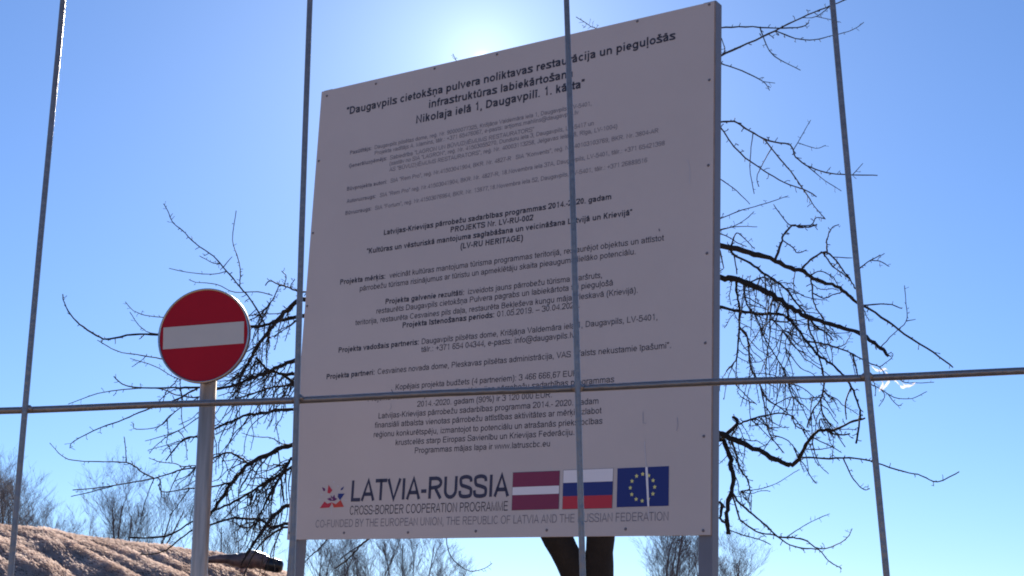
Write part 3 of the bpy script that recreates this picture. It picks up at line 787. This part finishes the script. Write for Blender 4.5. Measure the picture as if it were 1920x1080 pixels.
def jit(pts, rad, k=.35):
    return [p + Vector((rt.uniform(-1, 1), rt.uniform(-1, 1), rt.uniform(-1, 1))) * r * k for p, r in zip(pts, rad)]
def spurs(pp, every=15, lo=4, hi=12):
    # short knobbly fruiting spurs along a branch
    for i in range(1, len(pp) - 1):
        if rt.random() > 9 / every: continue
        p, r = pp[i]
        t = (pp[i+1][0] - pp[i-1][0]).normalized()
        a = t.cross(Vector((rt.uniform(-1, 1), rt.uniform(-1, 1), rt.uniform(-1, 1)))).normalized()
        L = rt.uniform(lo, hi) / F * 11.6
        q = p + a * L * .6 + t * L * rt.uniform(0, .4)
        q2 = q + (a * rt.uniform(.2, .6) + t * rt.uniform(-.3, .7)) * L * .5
        r0 = min(r * .6, .0042)
        twigs.tube([p, q, q2], [r0, r0 * .85, r0 * .75 if rt.random() < .6 else r0 * 1.25], 4)
        if rt.random() < .3:
            q3 = q + (t * rt.uniform(-1, 1) - a * .2 + Vector((rt.uniform(-1, 1),)*3) * .5) * L * .5
            twigs.tube([q, q3], [r0 * .8, r0 * .8], 4)
BR = []                                                # all branches as world polylines, for the extra twigs
def put(w0, w1, pp, dep0=None, slope=None, sp=True):
    x0, y0 = pp[0]
    edge = (x0 < 575 and x0 > 528 and w0 >= 3.5) or 1338 <= x0 <= 1355
    d0 = near_depth(x0, y0)
    if not edge: pp = [near_point(x0, y0)] + list(pp[1:])
    if d0 is None or edge: d0 = dfield(x0, y0)
    if dep0: d0 = dep0
    sl_ = rt.uniform(-.0035, .0035) if slope is None else slope
    q = densify(pp)
    n = len(q)
    pts, rad, run = [], [], 0
    for i, (a, b) in enumerate(q):
        if i: run += math.hypot(a-q[i-1][0], b-q[i-1][1])
        d = d0 + sl_ * run
        d = max(9.75 if a < 1000 else 8.9, d)
        w = w0 + (w1-w0) * (i/max(1, n-1)) ** .85
        pts.append(TI @ un(a, b, d)); rad.append(max(.5, w*(1.04 if w0 >= 5 else 1.1))/2/F*d); placed.append((a, b, d))
    hid = []
    if edge:                                            # carry it back to the stem behind the board
        nm = 'L' if x0 < 900 else 'R'
        ty = y0 + (60 if nm == 'L' else 130) + rt.uniform(-30, 30)
        nd = min([s for s in node[nm] if s[1] < 960], key=lambda s: abs(s[1]-ty) + (0 if nm == 'R' else .15*abs(s[0]-x0)))
        P0, P2 = TI @ un(nd[0], nd[1], nd[2]), pts[0]
        P1 = TI @ un((nd[0]*.55+x0*.45), min(y0, nd[1]) + (y0-nd[1])*.25 + rt.uniform(-10, 30), (nd[2]+d0)/2)
        k = 14
        r1 = min(nd[3]*.42, w0*1.9)/2/F*nd[2]
        for j in range(k):
            t = j/k
            hid.append((P0*(1-t)**2 + P1*2*t*(1-t) + P2*t*t, r1 + (rad[0]-r1)*t))
    pts = pts[:1] + jit(pts[1:], rad[1:], .5)
    rad = [r * rt.uniform(.86, 1.14) for r in rad]
    allp = [h[0] for h in hid] + pts; allr = [h[1] for h in hid] + rad
    big = w0 >= 5
    if big:
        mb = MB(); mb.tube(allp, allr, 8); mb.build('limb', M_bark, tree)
    else: twigs.tube(allp, allr, 5)
    if sp: spurs(list(zip(allp, allr)), every=15 if w0 < 3 else 12, hi=12 if w0 < 3 else 15)
    BR.append((pp, w0, q))
for w0, w1, pp in TR: put(w0, w1, pp)
# extra thin shoots growing from what is already there, hanging outwards and down
base = list(BR)
def shoot(x, y, dirx, n, ln, w):
    pp = [(x, y)]
    a = rt.uniform(15, 80)
    for k in range(n):
        a += rt.uniform(-28, 28); a = max(-35, min(100, a))
        L = ln / n * rt.uniform(.7, 1.3)
        pp.append((pp[-1][0] + dirx*L*math.cos(R_(a)), pp[-1][1] + L*math.sin(R_(a))))
    return pp
def region_shoots(count, x0, x1, y0, y1, dirs, lnr, wr):
    c = 0; tries = 0
    pool = [p for b_ in base for p in b_[2] if x0 <= p[0] <= x1 and y0 <= p[1] <= y1]
    while c < count and tries < 4000:
        tries += 1
        x, y = rt.choice(pool)
        if x0 <= x <= x1 and y0 <= y <= y1:
            s = shoot(x, y, rt.choice(dirs), rt.randint(3, 5), rt.uniform(*lnr), 2)
            put(rt.uniform(*wr), 1.3, s); c += 1
region_shoots(130, 440, 562, 560, 930, (-1, -1, -.6), (45, 120), (1.4, 2.5))
region_shoots(40, 300, 470, 690, 960, (-1, -1, .5), (35, 95), (1.5, 2.2))
region_shoots(44, 470, 560, 830, 985, (-.7, -.8), (50, 120), (2, 3.2))
region_shoots(95, 1346, 1500, 500, 720, (1, .5, -.4), (40, 120), (1.3, 2.2))
region_shoots(60, 1346, 1560, 690, 850, (1, .6, -.5), (35, 90), (1.5, 2.4))
region_shoots(26, 1480, 1625, 500, 700, (1, .4), (30, 80), (1.5, 2.2))
region_shoots(10, 1346, 1420, 830, 930, (1, .3), (30, 60), (1.5, 2.2))
# branches that stand wholly behind the board
for i in range(26):
    nm = rt.choice('LR'); a, b, d, w = rt.choice(node[nm][16:])
    if b > 930: continue
    dx = rt.choice((-1, 1))
    pp = [(a, b)]
    for k in range(5):
        pp.append((pp[-1][0] + dx*rt.uniform(20, 60), pp[-1][1] + rt.uniform(-18, 45)))
    pp = [(min(1290, max(640, x)), min(960, max(330, y))) for x, y in pp]
    put(rt.uniform(4, 8), 2, pp, dep0=d, slope=rt.choice((-1, 1))*rt.uniform(.003, .007))
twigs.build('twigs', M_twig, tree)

# ---------------------------------------------------------------- white glint by the twigs, shaped as a scrap of torn plastic
M_glint = bpy.data.materials.new('glint_film'); M_glint.use_nodes = True
nt = M_glint.node_tree; nt.nodes.remove(nt.nodes['Principled BSDF'])
d_ = nt.nodes.new('ShaderNodeBsdfDiffuse'); d_.inputs[0].default_value = (.8, .8, .8, 1)
t_ = nt.nodes.new('ShaderNodeBsdfTranslucent'); t_.inputs[0].default_value = (.9, .82, .74, 1)
mx = nt.nodes.new('ShaderNodeMixShader'); mx.inputs[0].default_value = .5
nt.links.new(d_.outputs[0], mx.inputs[1]); nt.links.new(t_.outputs[0], mx.inputs[2])
tr_ = nt.nodes.new('ShaderNodeBsdfTransparent')
mx2 = nt.nodes.new('ShaderNodeMixShader'); mx2.inputs[0].default_value = .45
nt.links.new(mx.outputs[0], mx2.inputs[1]); nt.links.new(tr_.outputs[0], mx2.inputs[2])
nt.links.new(mx2.outputs[0], nt.nodes['Material Output'].inputs[0])
fd = near_depth(1660, 704, 60) or 11.5
glint_root = empty('glint_scrap', tuple(un(1665, 706, fd)))
tag(glint_root, 'small white glint at the right, shaped as a scrap of torn plastic on a twig', 'plastic scrap')
FI = Matrix.Translation(-Vector(glint_root.location))
rf = random.Random(5)
for strip in ([(1634,685,5),(1640,692,7),(1650,695,7),(1660,691,6),(1664,694,3)], [(1656,690,3),(1660,697,5),(1668,703,3)],
              [(1652,712,7),(1656,718,8),(1652,727,7),(1648,733,4)], [(1668,712,7),(1662,722,7),(1654,730,4)],
              [(1676,712,6),(1684,718,8),(1690,726,8),(1700,724,7),(1710,722,5),(1716,718,2)], [(1690,714,5),(1696,722,6),(1704,726,3)]):
    mb = MB(); vs = []
    q = CR([(a, b) for a, b, w in strip], 3); ws = CR([(w, 0) for a, b, w in strip], 3)
    for i, ((a, b), (w, _)) in enumerate(zip(q, ws)):
        for k in range(4):
            o_ = (k/3 - .5) * w * .7
            vs.append(FI @ un(a + o_*.4 + rf.uniform(-.6, .6), b + o_ + rf.uniform(-.6, .6), fd - .02 + rf.uniform(-.015, .015)))
    mb.add(vs, [(i*4+k, i*4+k+1, i*4+k+5, i*4+k+4) for i in range(len(q)-1) for k in range(3)], 0, True)
    mb.build('glint_shred', M_glint, glint_root)

# ---------------------------------------------------------------- dry embankment at the lower left
M_bank = mat('dry_bank_soil', (0.34, 0.235, 0.175), 0.95, col2=(0.17, 0.11, 0.08), scale=2.2, bump=0.8, bscale=9)
CREST = [(-700,905),(-300,945),(0,990),(60,1000),(120,1006),(180,1013),(250,1026),(330,1037),(400,1047),(480,1060),(530,1074),(600,1105),(700,1150),(850,1200)]
CD = 17.0
cw = [un(x, y, CD) for x, y in CREST]
def crest_z(x):
    for a, b in zip(cw, cw[1:]):
        if a.x <= x <= b.x: return a.z + (b.z-a.z)*(x-a.x)/(b.x-a.x)
    return cw[0].z if x < cw[0].x else max(0.0, cw[-1].z - (x-cw[-1].x)*.5)
def h2(i, j):
    n = math.sin(i*127.1 + j*311.7)*43758.5453; return n - math.floor(n)
def vn(x, y):
    i, j = math.floor(x), math.floor(y); fx, fy = x-i, y-j
    fx, fy = fx*fx*(3-2*fx), fy*fy*(3-2*fy)
    return (h2(i,j)*(1-fx)+h2(i+1,j)*fx)*(1-fy) + (h2(i,j+1)*(1-fx)+h2(i+1,j+1)*fx)*fy
def bank_z(x, y):
    cz = crest_z(x)
    s = (16.6 - y)                                      # metres in front of the crest line
    if s > 0:
        z = cz - .20*s - .04*s*s
    else: z = cz - .04*s*s if s > -2 else cz - .16 - .04*(-s-2)
    # ragged steps running diagonally down the slope
    k = (x*.9 - s*1.1)
    f = max(0.0, min(1.0, (s + .05) / .9)); f = f*f*(3 - 2*f)
    z += (.02 + .05*f)*(vn((x-s*.9)*3.1, s*.7) - .5) + (.012 + .075*f)*(vn((x-s*.95)*7.5, s*1.3+x*.4) - .5)
    return max(z, -.05)
nx, nyy = 190, 90
X0, X1, Y0, Y1 = -13.0, 0.3, 9.5, 22.0
xs = [X0 + (X1-X0)*(i/nx)**.8 for i in range(nx+1)]
ys = [Y0 + (Y1-Y0)*j/nyy for j in range(nyy+1)]
mb = MB()
mb.add([(x, y, bank_z(x, y)) for y in ys for x in xs],
       [(j*(nx+1)+i, j*(nx+1)+i+1, (j+1)*(nx+1)+i+1, (j+1)*(nx+1)+i) for j in range(nyy) for i in range(nx)], 0, True)
tag(mb.build('embankment', M_bank), kind='structure')
M_straw = leafmat('dry_grass_blades', (0.82, 0.69, 0.62), (0.54, 0.42, 0.37), .6, 1.7)
mb = MB(); rg = random.Random(21)
for i in range(60000):
    x = rg.uniform(-9.0, -1.6); y = 16.9 - 3.2*rg.random()**1.3
    z = bank_z(x, y)
    cl = vn(x*2.2+y, y*2.2-x*.6)
    L = rg.uniform(.10, .26)*(0.6+.8*cl)
    a = R_(-50 + rg.gauss(0, 13))                       # combed down the slope to the right
    dx, dy = math.cos(a), math.sin(a)
    x2, y2 = x+dx*L, y+dy*L
    zz = max(bank_z(x2, y2), 0)
    lift = rg.uniform(.0, .025) + .05*cl*rg.random()
    p0 = Vector((x, y, z-.005)); p1 = Vector(((x+x2)/2, (y+y2)/2, (z+zz)/2+lift)); p2 = Vector((x2, y2, zz+rg.uniform(0, .02)+lift*.4))
    w = rg.uniform(.0025, .006)
    sd = Vector((-dy*.5, dx*.5, .85))*w
    mb.add([p0-sd, p0+sd, p1+sd, p1-sd, p2], [(0, 1, 2, 3), (3, 2, 4)])
tag(mb.build('dry_grass', M_straw), 'matted brown dry grass combed down the embankment slope', 'grass', kind='stuff')

# ---------------------------------------------------------------- dark log-like thing on the crest
M_log = mat('log_bark', (0.22, 0.13, 0.11), 0.35, col2=(0.05, 0.035, 0.035), scale=9, bump=0.5, bscale=14)
M_char = mat('black_rubber', (0.012, 0.011, 0.014), 0.28)
LD = 15.6
lp = [(378,1052,8),(400,1049,14),(425,1048,19),(445,1051,26),(462,1050,32),(478,1049,33),(492,1053,30),(500,1056,26)]
logo_ = empty('fallen_log', tuple(un(455, 1052, LD)))
tag(logo_, 'brown log shape with sunlit top and rounded black end on the bank crest', 'log')
LI = Matrix.Translation(-Vector(logo_.location))
mb = MB()
q = CR([(a, b) for a, b, w in lp], 4); ws = CR([(w, 0) for a, b, w in lp], 4)
rr = [w/2/F*LD*rf.uniform(.9, 1.08) for w, _ in ws]
mb.tube([LI @ un(a, b, LD) for a, b in q], rr, 16)
mb.build('body', M_log, logo_)
mb = MB()
ep = [(491,1054,20),(496,1056,24),(500,1057,26),(515,1060,26),(523,1062,25),(528,1063,21),(530.5,1063.5,12)]
mb.tube([LI @ un(a, b, LD) for a, b, w in ep], [w/2/F*LD for a, b, w in ep], 20)
mb.build('end_cap', M_char, logo_)

# ---------------------------------------------------------------- far bare trees
def far_tree_mesh(seed, leaders, spread, H=10.0):
    r = random.Random(seed)
    mt, mc = MB(), MB()
    def grow(p, d, L, rad, lev):
        n = 6 if lev < 2 else 3
        pts, rs = [p], [rad]
        for k in range(n):
            g = .05 if lev < 2 else .13
            d = (d + Vector((r.gauss(0, g), r.gauss(0, g), r.gauss(.05, .05)))).normalized()
            p = p + d * L / n
            pts.append(p); rs.append(rad * (1 - (.45 if lev == 0 else .7)*(k+1)/n))
        (mt if lev == 0 else mc).tube(pts, rs, 6 if lev < 2 else 3, cap=False)
        if lev >= 5: return
        kids = (leaders, 12, 7, 4, 3)[lev]
        for c2 in range(kids):
            t = r.uniform(.3, 1) if lev else r.uniform(.7, 1)
            i = min(n-1, int(t*n)); q = pts[i].lerp(pts[i+1], t*n-i)
            ax = Vector((r.gauss(0, 1), r.gauss(0, 1), r.gauss(0, .2))).normalized()
            sp = (spread*.65, spread*1.1, spread*1.1, .9, .9)[lev]
            nd = (d + ax*sp*r.uniform(.5, 1.1) + Vector((0, 0, .18))).normalized()
            Lk = (r.uniform(3.2, 4.2), r.uniform(.2, .42) * (1.25 - .6*t), r.uniform(.35, .6), r.uniform(.45, .7), r.uniform(.5, .8))[lev]
            grow(q, nd, L*Lk, max(.0052, rs[i]*(.7 if lev == 0 else .38)), lev+1)
    grow(Vector((0, 0, -.1)), Vector((0, 0, 1)), H*.20, H*.018, 0)
    return mt, mc
protos = []
for sd, ld, sp in ((1, 4, .6), (2, 3, .75), (3, 5, .7)):
    mt, mc = far_tree_mesh(sd, ld, sp)
    zz_ = sorted(v[2] for v in mc.v); zmax = zz_[int(len(zz_)*.985)]
    protos.append((mt, mc, zmax, []))
FT = [(-25,872,62,0,'leftmost distant bare tree, half cut off beyond the embankment'),
      (68,868,60,1,'distant bare tree just right of the left fence wire above the bank'),
      (140,948,75,2,'small leaning distant bare tree low on the bank between two taller ones'),
      (232,878,60,2,'round distant bare tree alone left of the no entry sign pole'),
      (455,925,66,0,'distant bare tree right of the sign pole behind drooping branches'),
      (600,975,62,1,'distant bare tree under the board by its left post'),
      (668,985,70,2,'distant bare tree under the board, second from the left post'),
      (770,960,64,0,'distant bare tree under the board nearest the open sky gap'),
      (835,1030,80,1,'lowest distant bare tree under the board beside the sky gap'),
      (1225,930,42,1,'dense distant bare tree between the big trunk and the right post'),
      (1285,985,52,0,'distant bare tree partly hidden by the right grey post'),
      (1378,995,58,2,'distant bare tree just right of the right grey post')]
for k, (x, ytop, D, v, lab) in enumerate(FT):
    mt, mc, zm, made = protos[v]
    top = un(x, ytop, D)
    e = empty('bare_tree', (top.x, top.y, 0))
    sc_ = top.z / zm
    e.scale = (sc_, sc_, sc_)
    e.rotation_euler = (0, 0, (k*1.9) % 6.28)
    tag(e, lab, 'tree', 'distant bare trees along the skyline')
    if not made:
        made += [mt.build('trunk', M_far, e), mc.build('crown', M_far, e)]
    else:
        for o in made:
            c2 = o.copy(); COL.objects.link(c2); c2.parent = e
